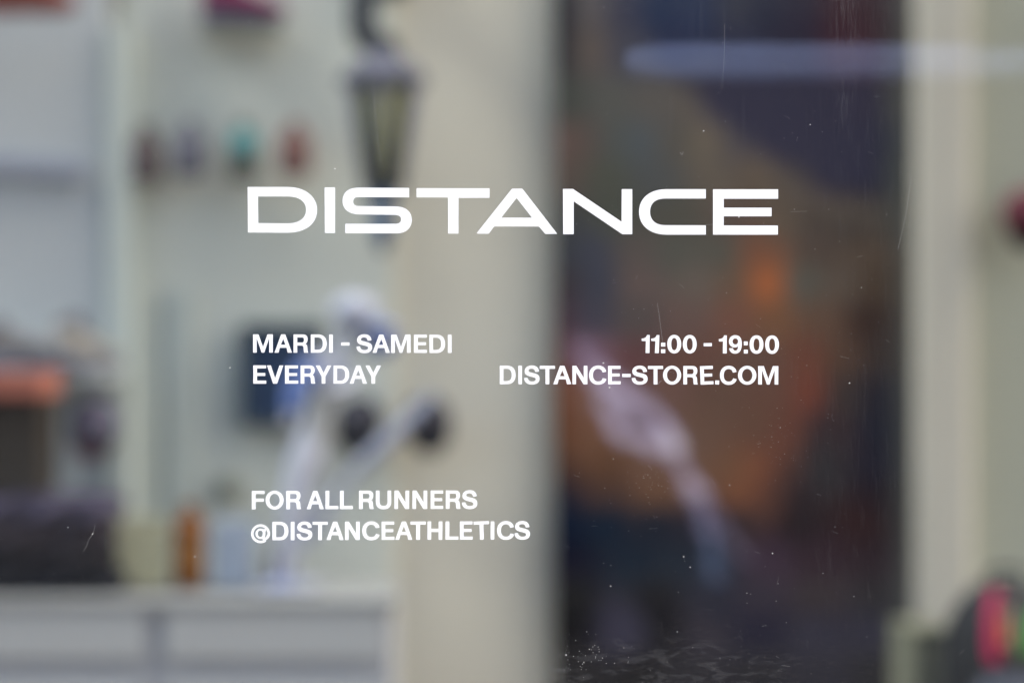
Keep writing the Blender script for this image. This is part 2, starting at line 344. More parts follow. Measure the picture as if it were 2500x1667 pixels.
# ------------------------------------------------------------------ dust on the glass
M_dust = mat('dust', (0.52, 0.52, 0.51), 0.9, raw=True)
bm = bmesh.new()
def speck(px, py, r):
    c = P(px, py, 0); n = random.randint(5, 7); a0 = random.random() * 6.28; e = random.uniform(0.6, 1.0)
    vs = [bm.verts.new((c.x + r * math.cos(a0 + 6.283 * k / n) * random.uniform(.7, 1.1), -0.0002, c.z + e * r * math.sin(a0 + 6.283 * k / n) * random.uniform(.7, 1.1))) for k in range(n)]
    t = bm.verts.new((c.x, -0.0002 - 0.7 * r, c.z))
    for k in range(n): bm.faces.new((vs[k], vs[(k + 1) % n], t))
def hair(pts, r=0.00013):
    tube(bez([P(x, y, 0) - Vector((0, 0.0003, 0)) for x, y in pts], 5), r * 0.22, 4, bm)
PX = W / 2500
for i in range(1700):
    r = random.choices((0.5, 0.8, 1.3, 2.1), (70, 25, 4, 0.5))[0] * 0.85 * random.uniform(.8, 1.25)
    speck(random.uniform(-150, 2650), random.uniform(-100, 1770), r * PX)
for i in range(60): speck(random.gauss(1905, 45), random.gauss(1085, 45), random.uniform(.3, .75) * PX)
for i in range(40): speck(random.gauss(1590, 30), random.gauss(1185, 30), random.uniform(.4, .8) * PX)
for i in range(60): speck(random.gauss(1440, 60), random.gauss(1600, 25), random.uniform(.5, 1.1) * PX)
for x, y, r in ((2074, 935, 2.6), (540, 359, 2.4), (380, 382, 2.2), (1488, 946, 3.0), (1473, 886, 3.2), (476, 1358, 2.6), (166, 1287, 2.4), (226, 1303, 2.4), (1382, 1598, 2.8), (1718, 320, 2.6), (1804, 530, 2.6), (1685, 1384, 2.6), (1491, 1430, 2.4), (1886, 1350, 2.2), (816, 1423, 2.2), (561, 898, 2.4), (1068, 655, 2.0), (1091, 156, 2.0), (894, 24, 2.2)):
    speck(x, y, r * .8 * PX)
for i in range(120):
    x, y = random.uniform(-100, 2600), random.uniform(-50, 1700); a = random.random() * 6.28; L = random.uniform(5, 22); b = random.uniform(-.6, .6)
    hair([(x, y), (x + L * .5 * math.cos(a) + b * L * .3, y + L * .5 * math.sin(a)), (x + L * math.cos(a), y + L * math.sin(a))], random.uniform(.00008, .00016))
for pts, r in (([(232, 1280), (228, 1300), (216, 1318), (212, 1332), (202, 1346)], .0002), ([(450, 1300), (442, 1315), (436, 1330)], .00018), ([(1605, 740), (1612, 790), (1618, 836)], .0002),
               ([(1327, 527), (1340, 522), (1349, 523)], .0003), ([(1722, 549), (1740, 548)], .0002), ([(2225, 430), (2212, 520), (2192, 610)], .0002), ([(1660, 372), (1665, 378), (1668, 371)], .0003),
               ([(1488, 938), (1494, 950), (1498, 960)], .0002), ([(1606, 938), (1611, 932), (1615, 929)], .0004), ([(1670, 1160), (1678, 1156), (1679, 1150)], .0002), ([(1769, 60), (1768, 140), (1762, 220)], .00014),
               ([(912, 210), (918, 300), (930, 400)], .00014), ([(1378, 1330), (1392, 1336)], .0003), ([(1930, 517), (1970, 516)], .00015), ([(548, 1090), (552, 1078)], .0002)):
    hair(pts, r)
tag(obj('dust', bm, M_dust), 'fine white dust specks and lint scattered over the window glass', 'dust', kind='stuff')

# unseen bar added out front, shaped so its reflection makes the pale band
M_band = mat('band_bar_tint', (0.34, 0.43, 0.72), 0.4, raw=True, var=0.02)
yb = -1.0; zb = CAMZ + (833.5 - 154) * sc_at(1.0); xb = (1560 - 1250) * sc_at(1.0)
bandbar = empty('band_reflector', (xb, yb, zb), 'pale blue bar added out of view, mirrored as a soft band at upper right', 'mirrored bar')
def bar_ring(x, f): return [Vector((x, 0.010 * math.copysign(abs(math.cos(a)) ** .5, math.cos(a)), 0.043 * f * math.copysign(abs(math.sin(a)) ** .5, math.sin(a)))) for a in [2 * math.pi * (k + .5) / 16 for k in range(16)]]
bm = loft([bar_ring(x, f) for x, f in ((-.02, .40), (.0, .70), (0.04, .88), (0.10, .92), (.52, .88), (.60, .62), (.66, .4))])   # ends taper so the mirrored band fades out softly
bmesh.ops.rotate(bm, verts=bm.verts, cent=(0, 0, 0), matrix=Matrix.Rotation(R(40), 3, 'X'))
obj('bar', bm, M_band, bandbar)
obj('bracket', tube([(.54, -0.02, 0.03), (.54, 0.5, 0.5), (.54, 0.92, 1.0)], 0.012), M_frame, bandbar)
obj('post', tube([(.5, -0.045, 0.02), (.5, -0.045, -zb - 0.004)], 0.02), M_frame, bandbar)

# ------------------------------------------------------------------ right hand side: poster and wall pier
def poster_mesh(name, x0, x1, y0, y1, Y, pts, nx=44, ny=86, g=1.0, th=0.006):
    me = bpy.data.meshes.new(name); vs = []; fs = []; cols = []
    for j in range(ny + 1):
        for i in range(nx + 1):
            px = x0 + (x1 - x0) * i / nx; py = y0 + (y1 - y0) * j / ny
            vs.append(P(px, py, Y)); acc = [0, 0, 0]; ws = 0
            for qx, qy, c in pts:
                d2 = ((px - qx) ** 2 + (py - qy) ** 2 + 150.0); w = d2 ** -2.4; ws += w
                for q in range(3): acc[q] += w * lin(c[q])
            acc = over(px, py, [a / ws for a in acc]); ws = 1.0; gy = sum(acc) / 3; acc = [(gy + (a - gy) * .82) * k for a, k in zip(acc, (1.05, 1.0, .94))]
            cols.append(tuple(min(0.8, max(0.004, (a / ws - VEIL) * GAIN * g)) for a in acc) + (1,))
    for j in range(ny):
        for i in range(nx):
            a = j * (nx + 1) + i; fs.append((a, a + nx + 1, a + nx + 2, a + 1))
    n = len(vs)
    b = [P(x0, y0, Y + th), P(x1, y0, Y + th), P(x1, y1, Y + th), P(x0, y1, Y + th)]
    vs += b; k = (0, nx, ny * (nx + 1) + nx, ny * (nx + 1))
    for q in range(4): fs.append((k[q], k[(q + 1) % 4], n + (q + 1) % 4, n + q))
    cols += [(.3, .3, .3, 1)] * 4
    me.from_pydata([tuple(v) for v in vs], [], fs)
    at = me.color_attributes.new('print', 'FLOAT_COLOR', 'POINT')
    for q, c in enumerate(cols): at.data[q].color = c
    m = bpy.data.materials.new(name + '_ink'); m.use_nodes = True; nn = m.node_tree.nodes
    a = nn.new('ShaderNodeVertexColor'); a.layer_name = 'print'
    m.node_tree.links.new(a.outputs[0], nn['Principled BSDF'].inputs['Base Color'])
    nn['Principled BSDF'].inputs['Roughness'].default_value = 0.7; nn['Principled BSDF'].inputs['Specular IOR Level'].default_value = 0.04
    return me, m
VEIL = 0.010
def seg_d(px, py, a, b):
    ax, ay = a; bx, by = b; dx, dy = bx - ax, by - ay; t = max(0, min(1, ((px - ax) * dx + (py - ay) * dy) / (dx * dx + dy * dy)))
    return math.hypot(px - ax - t * dx, py - ay - t * dy)
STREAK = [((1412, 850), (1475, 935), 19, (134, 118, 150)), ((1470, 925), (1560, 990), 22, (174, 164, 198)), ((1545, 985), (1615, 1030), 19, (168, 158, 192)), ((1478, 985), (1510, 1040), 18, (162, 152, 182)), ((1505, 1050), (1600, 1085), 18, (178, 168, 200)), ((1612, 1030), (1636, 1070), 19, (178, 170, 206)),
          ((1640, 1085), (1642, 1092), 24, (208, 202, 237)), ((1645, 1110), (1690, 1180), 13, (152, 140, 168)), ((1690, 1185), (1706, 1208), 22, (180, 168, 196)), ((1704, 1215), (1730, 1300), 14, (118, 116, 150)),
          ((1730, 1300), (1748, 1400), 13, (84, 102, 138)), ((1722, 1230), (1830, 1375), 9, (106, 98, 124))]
NAVY = [(1641, 189), (1779, 310), (1894, 396), (2009, 448), (2095, 476), (2181, 478), (2300, 460)]
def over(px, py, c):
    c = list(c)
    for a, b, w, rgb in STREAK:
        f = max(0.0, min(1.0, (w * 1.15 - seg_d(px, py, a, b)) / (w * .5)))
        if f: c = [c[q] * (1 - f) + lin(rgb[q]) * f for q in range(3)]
    f = max(0.0, min(1.0, (px - 2150) / 90)) ** 1.6                            # fades to mid grey towards the right edge
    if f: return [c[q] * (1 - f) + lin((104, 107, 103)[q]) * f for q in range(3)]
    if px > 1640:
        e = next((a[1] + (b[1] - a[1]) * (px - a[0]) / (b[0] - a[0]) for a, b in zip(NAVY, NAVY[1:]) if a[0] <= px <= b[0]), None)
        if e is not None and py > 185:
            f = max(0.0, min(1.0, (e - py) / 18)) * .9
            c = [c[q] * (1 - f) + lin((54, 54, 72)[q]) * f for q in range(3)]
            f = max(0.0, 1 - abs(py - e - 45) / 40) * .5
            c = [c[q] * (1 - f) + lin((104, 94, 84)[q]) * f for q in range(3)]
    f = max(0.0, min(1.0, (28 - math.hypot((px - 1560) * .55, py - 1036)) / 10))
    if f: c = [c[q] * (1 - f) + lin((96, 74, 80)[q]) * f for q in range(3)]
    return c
ROWS = {
 20: '1370 40 42 50 1440 88 85 88 1520 60 62 80 1600 40 52 80 1700 45 55 82 1800 55 58 72 1860 45 48 65 1960 48 45 60 2050 62 42 50 2120 62 45 52 2190 66 58 62',
 120: '1370 50 52 58 1440 92 85 82 1530 70 72 85 1650 48 54 80 1800 52 55 76 1950 50 48 64 2050 65 45 55 2120 66 46 54 2190 66 60 64',
 250: '1380 70 75 72 1480 84 86 84 1600 88 86 84 1680 85 82 80 1750 62 62 80 1850 58 58 78 2000 52 50 66 2100 66 48 58 2190 70 70 72',
 350: '1365 102 84 80 1420 90 80 76 1500 80 85 84 1560 78 86 92 1650 84 82 78 1720 100 93 82 1800 66 66 78 1900 58 58 78 2050 55 55 72 2150 52 56 68',
 430: '1370 90 80 75 1480 78 82 75 1600 78 82 84 1750 95 88 80 1850 92 82 72 1940 72 68 68 2020 50 50 68 2120 42 42 58 2190 62 66 68',
 530: '1370 66 70 72 1500 76 80 74 1650 80 80 74 1800 90 78 72 1900 92 82 72 2000 74 68 64 2100 66 62 60 2190 72 70 66',
 620: '1380 60 64 72 1450 66 70 84 1550 88 82 80 1650 84 85 80 1760 84 84 78 1850 114 78 60 2000 80 70 64 2130 84 72 62',
 690: '1380 62 58 64 1460 64 68 82 1560 96 84 82 1700 98 90 84 1800 102 82 68 1868 156 88 44 1960 84 84 78 2050 88 78 70 2140 76 64 54',
 780: '1370 72 58 68 1450 68 68 82 1550 84 78 78 1680 100 82 78 1800 112 78 66 1880 112 80 58 2000 94 74 62 2120 62 50 46',
 870: '1370 92 60 58 1440 118 90 108 1550 98 68 70 1700 102 74 66 1850 98 76 68 1980 104 66 54 2050 84 66 56 2150 62 54 52',
 960: '1370 108 66 44 1440 118 90 82 1620 108 82 76 1750 98 76 66 1900 100 72 62 1970 110 62 50 2060 62 56 56 2150 44 44 54',
 1040: '1370 98 62 42 1440 112 80 64 1600 108 80 70 1720 104 80 68 1850 100 74 62 1930 100 64 54 2010 60 50 54 2150 40 42 54',
 1090: '1440 104 74 56 1560 104 78 62 1700 106 82 70 1900 104 68 56 2000 56 52 56',
 1150: '1370 78 56 48 1480 92 66 50 1600 108 82 70 1700 110 82 66 1790 112 80 60 1850 122 76 54 1920 80 58 54 2000 54 54 58 2150 42 42 54',
 1200: '1370 42 42 54 1480 74 58 54 1600 104 76 58 1700 104 76 60 1810 122 78 54 1870 90 62 54 1950 52 46 50 2150 46 40 46',
 1270: '1380 26 36 54 1480 30 42 58 1600 38 44 56 1700 44 46 58 1800 60 52 56 1950 48 42 46 2100 56 42 44',
 1370: '1380 22 28 44 1550 32 42 56 1650 38 46 58 1740 42 48 60 1880 62 50 64 2000 56 44 52 2150 52 42 48',
 1460: '1380 24 24 28 1600 32 32 36 1750 42 44 58 1850 52 48 60 2000 56 50 54 2150 48 46 50',
 1540: '1380 30 30 32 1530 58 58 76 1620 36 36 40 1720 56 54 64 1850 42 42 58 2000 54 54 68 2150 56 56 70',
 1640: '1380 40 40 42 1550 36 36 38 1700 46 46 52 1850 42 42 48 2000 46 46 56 2150 44 44 48',
}
pts = []
for y, s in ROWS.items():
    v = [int(q) for q in s.split()]
    for i in range(0, len(v), 4): pts.append((v[i], y, v[i + 1:i + 4]))
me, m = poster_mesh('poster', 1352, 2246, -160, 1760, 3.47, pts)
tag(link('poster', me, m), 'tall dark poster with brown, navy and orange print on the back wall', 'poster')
# pier to the right of the poster and the lower olive wall beyond
M_pier = mat('pier_paint', (168, 165, 154), 0.85, g=0.98, var=0.06, scale=2)
M_olive = mat('olive_wall_paint', (150, 152, 138), 0.85, g=1.08, var=0.05, scale=2)
s = sc_at(3.42)
tag(obj('wall_pier', box(((2310 - 1250) * s, 3.47, 1.55), (140 * s, 0.10, 3.28), 0.02), M_pier), 'pale plastered pier just right of the dark poster', 'pier')
x0 = (2382 - 1250) * s
tag(obj('wall_panel', box((x0 + 0.75, 3.5, 1.55), (1.5, 0.035, 3.28), 0.004), M_olive), 'pale olive wall panel at the far right edge', 'wall panel')

# ------------------------------------------------------------------ left: boards, cabinet, counter
M_white = mat('cool_white_board', (153, 158, 160), 0.7, g=1.1, var=0.06, scale=2)
M_green = mat('grey_green_board', (160, 164, 157), 0.8, g=1.40, var=0.07, scale=2.2)
M_strip = mat('grey_green_strip', (144, 151, 147), 0.7, g=1.4, var=0.05, scale=4)
M_shelf = mat('blue_grey_shelf', (128, 134, 148), 0.6, var=0.05, scale=4)
M_top = mat('counter_top', (126, 129, 130), 0.5, var=0.05, scale=5)
M_draw = mat('drawer_front', (152, 156, 158), 0.55, g=1.0, var=0.04, scale=3)
M_gap = mat('counter_carcass', (130, 134, 140), 0.6, g=1.2, var=0.05, scale=4)
s = sc_at(3.5)
tag(obj('wall_board', box((((300 + 960) / 2 - 1250) * s, 3.508, 1.7), (660 * s, 0.022, 3.0), 0.003), M_green), 'wide pale grey green wall board behind the lantern', 'wall board')
unit = empty('shelf_unit', P(120, 833, 3.5) * 1.0, 'cool white shelf unit at the left edge with blue grey shelves', 'shelf unit')
unit.location.z = 0
def upart(name, px0, px1, py0, py1, Y0, Y1, m, bev=0.004, rot=None):
    a = P(px0, py0, Y0); b = P(px1, py1, Y0); c = (a + b) / 2; c.y = (Y0 + Y1) / 2
    return obj(name, box(c - unit.location, (b.x - a.x, Y1 - Y0, a.z - b.z), bev, rot), m, unit)
upart('back_panel', -400, 262, -300, 1700, 3.44, 3.50, M_white)
upart('upright', 262, 318, 60, 1700, 3.41, 3.50, M_strip)
upart('shelf', -300, 208, 378, 420, 3.41, 3.43, M_shelf, 0.004, Matrix.Rotation(R(4), 3, 'Y').to_quaternion())
upart('shelf', -300, 255, 905, 935, 3.16, 3.43, M_white)
tag(obj('wall_rail', box(P(440, 1080, 3.485), (66 * sc_at(3.46), 0.02, 740 * sc_at(3.46)), 0.004), M_strip), 'upright grey green rail on the wall above the orange bottle', 'rail')
cnt = empty('counter', (0, 0, 0), 'pale grey counter with drawer fronts at lower left', 'counter')
YF, YB = 2.72, 3.14
zt = P(0, 1462, YF).z; xr = P(962, 0, YF).x; xl = P(-900, 0, YF).x
cx = (xl + xr) / 2; cw = xr - xl
cnt.location = (cx, (YF + YB) / 2, 0.006)
L = lambda v: Vector(v) - cnt.location
obj('body', box(L((cx, (YF + YB) / 2 + 0.006, zt / 2 - 0.01)), (cw - 0.02, YB - YF - 0.02, zt - 0.03), 0.003), M_gap, cnt)
obj('counter_top', box(L((cx, (YF + YB) / 2, zt - 0.013)), (cw, YB - YF, 0.026), 0.004), M_top, cnt)
def drawer(a, b, c, d_):
    p = P(a, c, YF); q = P(b, d_, YF); o = obj('drawer_front', box(L(((p.x + q.x) / 2, YF + 0.014, (p.z + q.z) / 2)), (q.x - p.x, 0.02, p.z - q.z), 0.002), M_draw, cnt)
for a, b in ((-330, 350), (402, 930)):
    for c, d_ in ((1492, 1612), (1668, 1830), (1850, 2050)): drawer(a, b, c, d_)
ZT = zt + 0.006 + 0.0  # resting height on the counter top

# ------------------------------------------------------------------ things on the counter
YM = 2.94
def base(px, Y=YM): return Vector(((px - 1250) * sc_at(Y), Y, zt + 0.0065))
def h_at(py, Y=YM): return (CAMZ - (py - 833.5) * sc_at(Y)) - (zt + 0.0065)
M_orange = mat('amber_bottle', (116, 70, 22), 0.25, g=1.0, var=0.15, scale=12)
M_orange2 = mat('amber_cap', (104, 66, 34), 0.4)
b = empty('bottle', base(462), 'tall orange brown bottle standing on the counter', 'bottle')
H = h_at(1228); r = 0.037
obj('body', lathe([(r * .9, 0), (r, .006), (r, H * .72), (r * .96, H * .78), (r * .6, H * .86), (r * .48, H * .88)]), M_orange, b, True)
obj('cap', lathe([(r * .55, H * .88), (r * .55, H * .985), (r * .5, H)], 20), M_orange2, b, True)
obj('label', lathe([(r * 1.012, H * .2), (r * 1.012, H * .58)], 28, cap=False), mat('amber_label', (128, 84, 40), 0.6), b, True)
def carton(px, pw, ptop, label, m, depth=0.09, name='carton', cat='carton', tilt=0.0):
    o = empty(name, base(px), label, cat, rz=tilt); w = pw * sc_at(YM); h = h_at(ptop)
    obj('body', box((0, 0, h * .47), (w, depth, h * .94), 0.004), m, o)
    f = box((0, 0.012, h * .965), (w * .96, depth * .5, h * .05), 0.003); obj('flap', f, m, o)
    return o
M_beige = mat('beige_card', (146, 146, 124), 0.8, var=0.08, scale=8)
M_bluegrey = mat('blue_grey_card', (132, 142, 156), 0.7, var=0.08, scale=8)
carton(352, 122, 1262, 'beige card carton between the dark garments and the orange bottle', M_beige, tilt=R(4))
carton(572, 92, 1268, 'blue grey carton just right of the orange bottle', M_bluegrey, tilt=R(-6))
# folded garments
def garment(name, px, ptop, pbot, pw, label, rgb, Y=2.93, rz=0.0):
    s_ = sc_at(Y); w = pw * s_; hh = (pbot - ptop) * s_; zc = CAMZ - ((ptop + pbot) / 2 - 833.5) * s_
    m = mat(name + '_cloth', rgb, 0.9, var=0.25, scale=18, bump=0.5, bscale=60)
    rings = []; n = 26
    o = empty(name, ((px - 1250) * s_, Y, zc - hh / 2), label, 'folded garment', 'dark folded garments on the counter', rz)
    for k in range(n + 1):
        u = -1 + 2 * k / n; rr = []
        for q in range(20):
            a = 2 * math.pi * q / 20; ex = 0.45
            cy = math.copysign(abs(math.cos(a)) ** ex, math.cos(a)); cz = math.copysign(abs(math.sin(a)) ** ex, math.sin(a))
            e = (1 - abs(u) ** 8) ** .5 if abs(u) < 1 else 0.0
            e = 0.35 + 0.65 * e
            wob = 1 + 0.10 * math.sin(u * 9 + q * 1.3 + px)
            rr.append(Vector((u * w / 2, cy * 0.14 * (0.85 + 0.15 * e) * wob, hh / 2 + cz * hh / 2 * e * (1 + (0.06 * math.sin(u * 7 + q + ptop) if cz > 0 else 0)))))
        rings.append(rr)
    obj('folded_cloth', loft(rings), m, o, True)
    obj('collar', tube([(-w * .12, -0.13, hh * .98), (0, -0.10, hh * 1.03), (w * .12, -0.13, hh * .98)], 0.007), m, o, True)
    return o
garment('folded_garment', 85, 1378, 1437, 470, 'charcoal folded garment at the bottom of the dark pile', (34, 36, 42), rz=R(2))
garment('folded_garment', 70, 1322, 1379, 440, 'black folded garment second from the bottom of the dark pile', (38, 36, 40), rz=R(-2))
garment('folded_garment', 90, 1266, 1323, 400, 'dark plum folded garment below the violet one in the pile', (50, 44, 50), rz=R(3))
garment('folded_garment', 105, 1206, 1267, 372, 'dark violet folded garment on top of the pile', (62, 58, 74), rz=R(-3))
# dark shoebox with salmon lid stands on the pile
def shoebox(px0, px1, pt, pb, Y, lid_px):
    a = P(px0, pt, Y); c = P(px1, pb, Y); w = c.x - a.x; h = a.z - c.z; t = lid_px * sc_at(Y)
    o = empty('shoe_box', ((a.x + c.x) / 2, Y + 0.09, c.z), 'dark brown box with a salmon red lid on top of the dark garments', 'box', rz=R(-3))
    obj('body', box((0, 0, (h - t) / 2), (w * .94, .18, h - t), 0.004), mat('dark_brown_card', (46, 42, 38), 0.8, var=0.25, scale=10), o)
    obj('lid', box((0, 0, h - t / 2), (w, .20, t), 0.006), mat('salmon_card', (140, 90, 78), 0.6, var=0.1), o)
shoebox(-190, 110, 906, 1205, 2.82, 66)

# small dark bottle
bd = empty('bottle', base(682), 'small dark plum bottle on the counter right of the blue grey carton', 'bottle')
H = h_at(1322); r = 0.024; M_plum = mat('plum_bottle', (66, 58, 74), 0.35)
obj('body', lathe([(r * .9, 0), (r, .005), (r, H * .66), (r * .8, H * .76), (r * .5, H * .82)]), M_plum, bd, True)
obj('cap', lathe([(r * .56, H * .82), (r * .56, H * .97), (r * .5, H)], 20), M_plum, bd, True)

# ------------------------------------------------------------------ solid stand-in for a passer-by's reflection
def skin_figure(name, joints, edges, parent, m, sub=2):
    me = bpy.data.meshes.new(name); me.from_pydata([tuple(j[:3]) for j in joints], edges, [])
    o = bpy.data.objects.new(name, me); col.objects.link(o)
    sk = o.modifiers.new('skin', 'SKIN'); sk.use_smooth_shade = True
    for v, j in zip(me.skin_vertices[0].data, joints): v.radius = (j[3], j[3]); v.use_root = False
    me.skin_vertices[0].data[0].use_root = True
    sb = o.modifiers.new('sub', 'SUBSURF'); sb.levels = sub; sb.render_levels = sub
    dg = bpy.context.evaluated_depsgraph_get(); new = bpy.data.meshes.new_from_object(o.evaluated_get(dg))
    bpy.data.objects.remove(o); new.name = name
    return link(name, new, m, parent, True)
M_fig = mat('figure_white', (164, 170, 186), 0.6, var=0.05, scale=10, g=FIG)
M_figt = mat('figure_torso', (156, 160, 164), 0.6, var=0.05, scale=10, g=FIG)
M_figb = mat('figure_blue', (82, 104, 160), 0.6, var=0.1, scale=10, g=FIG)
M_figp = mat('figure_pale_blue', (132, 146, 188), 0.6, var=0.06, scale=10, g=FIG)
st = empty('reflected_figure', base(720), 'pale white and blue stand-in for a passer-by mirrored in the glass', 'figure')
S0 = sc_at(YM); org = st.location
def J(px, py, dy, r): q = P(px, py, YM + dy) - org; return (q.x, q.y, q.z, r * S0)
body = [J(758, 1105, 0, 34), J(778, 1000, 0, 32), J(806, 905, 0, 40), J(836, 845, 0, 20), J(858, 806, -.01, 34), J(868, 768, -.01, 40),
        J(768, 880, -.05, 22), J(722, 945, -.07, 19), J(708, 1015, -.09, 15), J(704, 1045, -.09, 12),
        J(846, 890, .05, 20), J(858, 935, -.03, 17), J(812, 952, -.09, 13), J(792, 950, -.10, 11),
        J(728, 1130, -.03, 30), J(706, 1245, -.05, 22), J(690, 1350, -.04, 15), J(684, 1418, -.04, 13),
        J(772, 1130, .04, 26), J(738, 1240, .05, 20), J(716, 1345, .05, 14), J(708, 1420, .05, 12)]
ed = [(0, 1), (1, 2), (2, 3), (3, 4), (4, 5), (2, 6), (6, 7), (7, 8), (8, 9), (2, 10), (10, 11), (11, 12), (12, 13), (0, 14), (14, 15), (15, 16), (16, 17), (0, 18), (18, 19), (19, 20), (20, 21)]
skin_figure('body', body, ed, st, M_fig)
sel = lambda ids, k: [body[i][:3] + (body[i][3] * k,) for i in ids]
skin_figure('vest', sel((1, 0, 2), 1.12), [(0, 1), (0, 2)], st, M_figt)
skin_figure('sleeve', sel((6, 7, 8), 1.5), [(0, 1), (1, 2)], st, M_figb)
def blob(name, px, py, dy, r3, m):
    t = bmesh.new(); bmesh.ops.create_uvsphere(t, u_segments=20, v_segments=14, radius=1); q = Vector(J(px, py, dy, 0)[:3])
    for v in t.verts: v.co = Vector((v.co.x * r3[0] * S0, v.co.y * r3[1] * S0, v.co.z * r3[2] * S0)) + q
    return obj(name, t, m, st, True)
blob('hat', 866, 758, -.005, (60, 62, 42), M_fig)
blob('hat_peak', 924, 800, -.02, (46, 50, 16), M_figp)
blob('blue_patch', 928, 838, .01, (42, 40, 34), M_figb)
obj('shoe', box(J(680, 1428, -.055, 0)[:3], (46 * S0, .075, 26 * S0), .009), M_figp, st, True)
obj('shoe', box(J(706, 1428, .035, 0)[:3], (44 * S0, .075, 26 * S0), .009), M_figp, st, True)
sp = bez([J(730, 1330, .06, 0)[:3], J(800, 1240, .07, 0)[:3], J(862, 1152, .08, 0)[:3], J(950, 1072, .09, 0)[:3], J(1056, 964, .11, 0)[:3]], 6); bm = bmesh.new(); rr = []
for k, p in enumerate(sp):                                              # pale diagonal stroke of the reflection, built as a strip
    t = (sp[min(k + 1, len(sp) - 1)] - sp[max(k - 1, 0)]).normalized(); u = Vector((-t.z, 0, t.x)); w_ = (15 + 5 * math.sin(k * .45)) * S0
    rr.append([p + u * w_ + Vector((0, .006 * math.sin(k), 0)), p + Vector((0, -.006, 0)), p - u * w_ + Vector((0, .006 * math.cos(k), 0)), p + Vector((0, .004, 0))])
obj('pale_stroke', loft(rr, bm), mat('figure_stroke', (146, 154, 176), 0.7, var=0.05, g=FIG), st, True)
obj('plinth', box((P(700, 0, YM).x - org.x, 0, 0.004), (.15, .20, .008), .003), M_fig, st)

# ------------------------------------------------------------------ things on the wall
M_fl = [mat('flask_brown', (80, 70, 70), 0.5, var=0.15), mat('flask_slate', (90, 90, 102), 0.5, var=0.15), mat('flask_olive', (86, 90, 82), 0.5, var=0.15), mat('flask_rust', (114, 82, 77), 0.5, var=0.15)]
M_teal = mat('teal_plastic', (78, 140, 142), 0.35); M_hook = mat('steel_hook', (130, 132, 134), 0.35, metal=0.6)
def flask(px, py, pw, ph, m, label, lid=None):
    Y = 3.42; s_ = sc_at(Y); w = pw * s_ / 2; h = ph * s_
    q = P(px, py + ph / 2, Y); o = empty('soft_flask', q, label, 'soft flask', 'flasks hanging in a row on the wall')
    obj('body', lathe([(w * .5, 0), (w * .92, h * .04), (w, h * .18), (w * .96, h * .45), (w, h * .66), (w * .7, h * .8), (w * .4, h * .84)], 24, sy=.55), m, o, True)
    obj('cap', lathe([(w * .45, h * .84), (w * .45, h * .95), (w * .3, h)], 18), m, o, True)
    obj('hook', tube([(0, 0.0, h * .98), (0, 0.0, h * 1.07), (0, 0.07, h * 1.09)], 0.0025, 8), M_hook, o)
    if lid: obj('badge', lathe([(lid * s_, 0), (lid * s_, .010), (lid * s_ * .8, .016)], 28, c=(6 * s_, -w * .55 - .002, h * .60), rot=Matrix.Rotation(R(90), 3, 'X').to_quaternion()), M_teal, o, True)
flask(357, 376, 80, 142, M_fl[0], 'dark brown soft flask, leftmost of the four hanging on the wall')
flask(462, 364, 76, 140, M_fl[1], 'slate grey soft flask, second of the four on the wall')
flask(594, 368, 76, 150, M_fl[2], 'olive soft flask with a round teal badge on the wall', 33)
flask(720, 364, 82, 134, M_fl[3], 'rust red soft flask, rightmost of the four, nearest the lantern')
# framed print
def framed(px0, px1, py0, py1):
    Y = 3.44; a = P(px0, py0, Y); c = P(px1, py1, Y); w = c.x - a.x; h = a.z - c.z; t = .016
    o = empty('framed_print', ((a.x + c.x) / 2, Y + .03, c.z), 'dark navy framed print on the wall behind the reflected figure', 'framed print')
    obj('print', box((0, 0, h / 2), (w - 2 * t + .004, .016, h - 2 * t + .004)), mat('navy_print', (48, 62, 84), 0.5, var=0.2, scale=6), o)
    mf = mat('slate_frame', (58, 70, 78), 0.4)
    for sx in (-1, 1): obj('frame', box((sx * (w / 2 - t / 2), -.008, h / 2), (t, .03, h), .002), mf, o)
    for z_ in (t / 2, h - t / 2): obj('frame', box((0, -.0085, z_), (w - 2 * t - .001, .03, t), .002), mf, o)
framed(586, 792, 790, 1042)
# caps hung on the wall
def cap(px, py, pd, label, rgb, rgb2=None, Y=3.40, rz=0.0, peak=True):
    s_ = sc_at(Y); r_ = pd / 2 * s_; o = empty('running_hat', P(px, py, Y), label, 'hat', None)
    m = mat('cap_cloth', rgb, 0.9, var=0.15); m2 = mat('cap_peak', rgb2, 0.8, var=0.15) if rgb2 else m
    rt = Matrix.Rotation(R(90), 3, 'X').to_quaternion()
    crown = [(r_ * 1.0, -r_ * .55), (r_ * 1.02, -r_ * .2), (r_ * .96, r_ * .15), (r_ * .8, r_ * .45), (r_ * .5, r_ * .66), (r_ * .15, r_ * .74)]
    obj('crown', lathe(crown, 24, rot=rt), m, o, True)
    obj('button', lathe([(r_ * .13, r_ * .73), (r_ * .1, r_ * .8)], 12, rot=rt), m2, o, True)
    bm = bmesh.new(); up = []; dn = []
    for k in range(15):
        a = R(200 + 140 * k / 14); up.append(((r_ * 1.0 * math.cos(a), r_ * .52, r_ * .98 * math.sin(a)), (r_ * 1.05 * math.cos(a), r_ * .30 - .02, r_ * 1.55 * math.sin(a))))
    va = [bm.verts.new(p[0]) for p in up]; vb = [bm.verts.new(p[1]) for p in up]
    for k in range(14): bm.faces.new((va[k], va[k + 1], vb[k + 1], vb[k]))
    bmesh.ops.solidify(bm, geom=bm.faces[:], thickness=.003)
    obj('peak', bm, m2, o, True)
    o.rotation_euler = (0, rz, 0)
    return o
cap(876, 1024, 114, 'black hat hung on the wall, left of the pair beside the reflected figure', (50, 50, 58), rz=R(8))
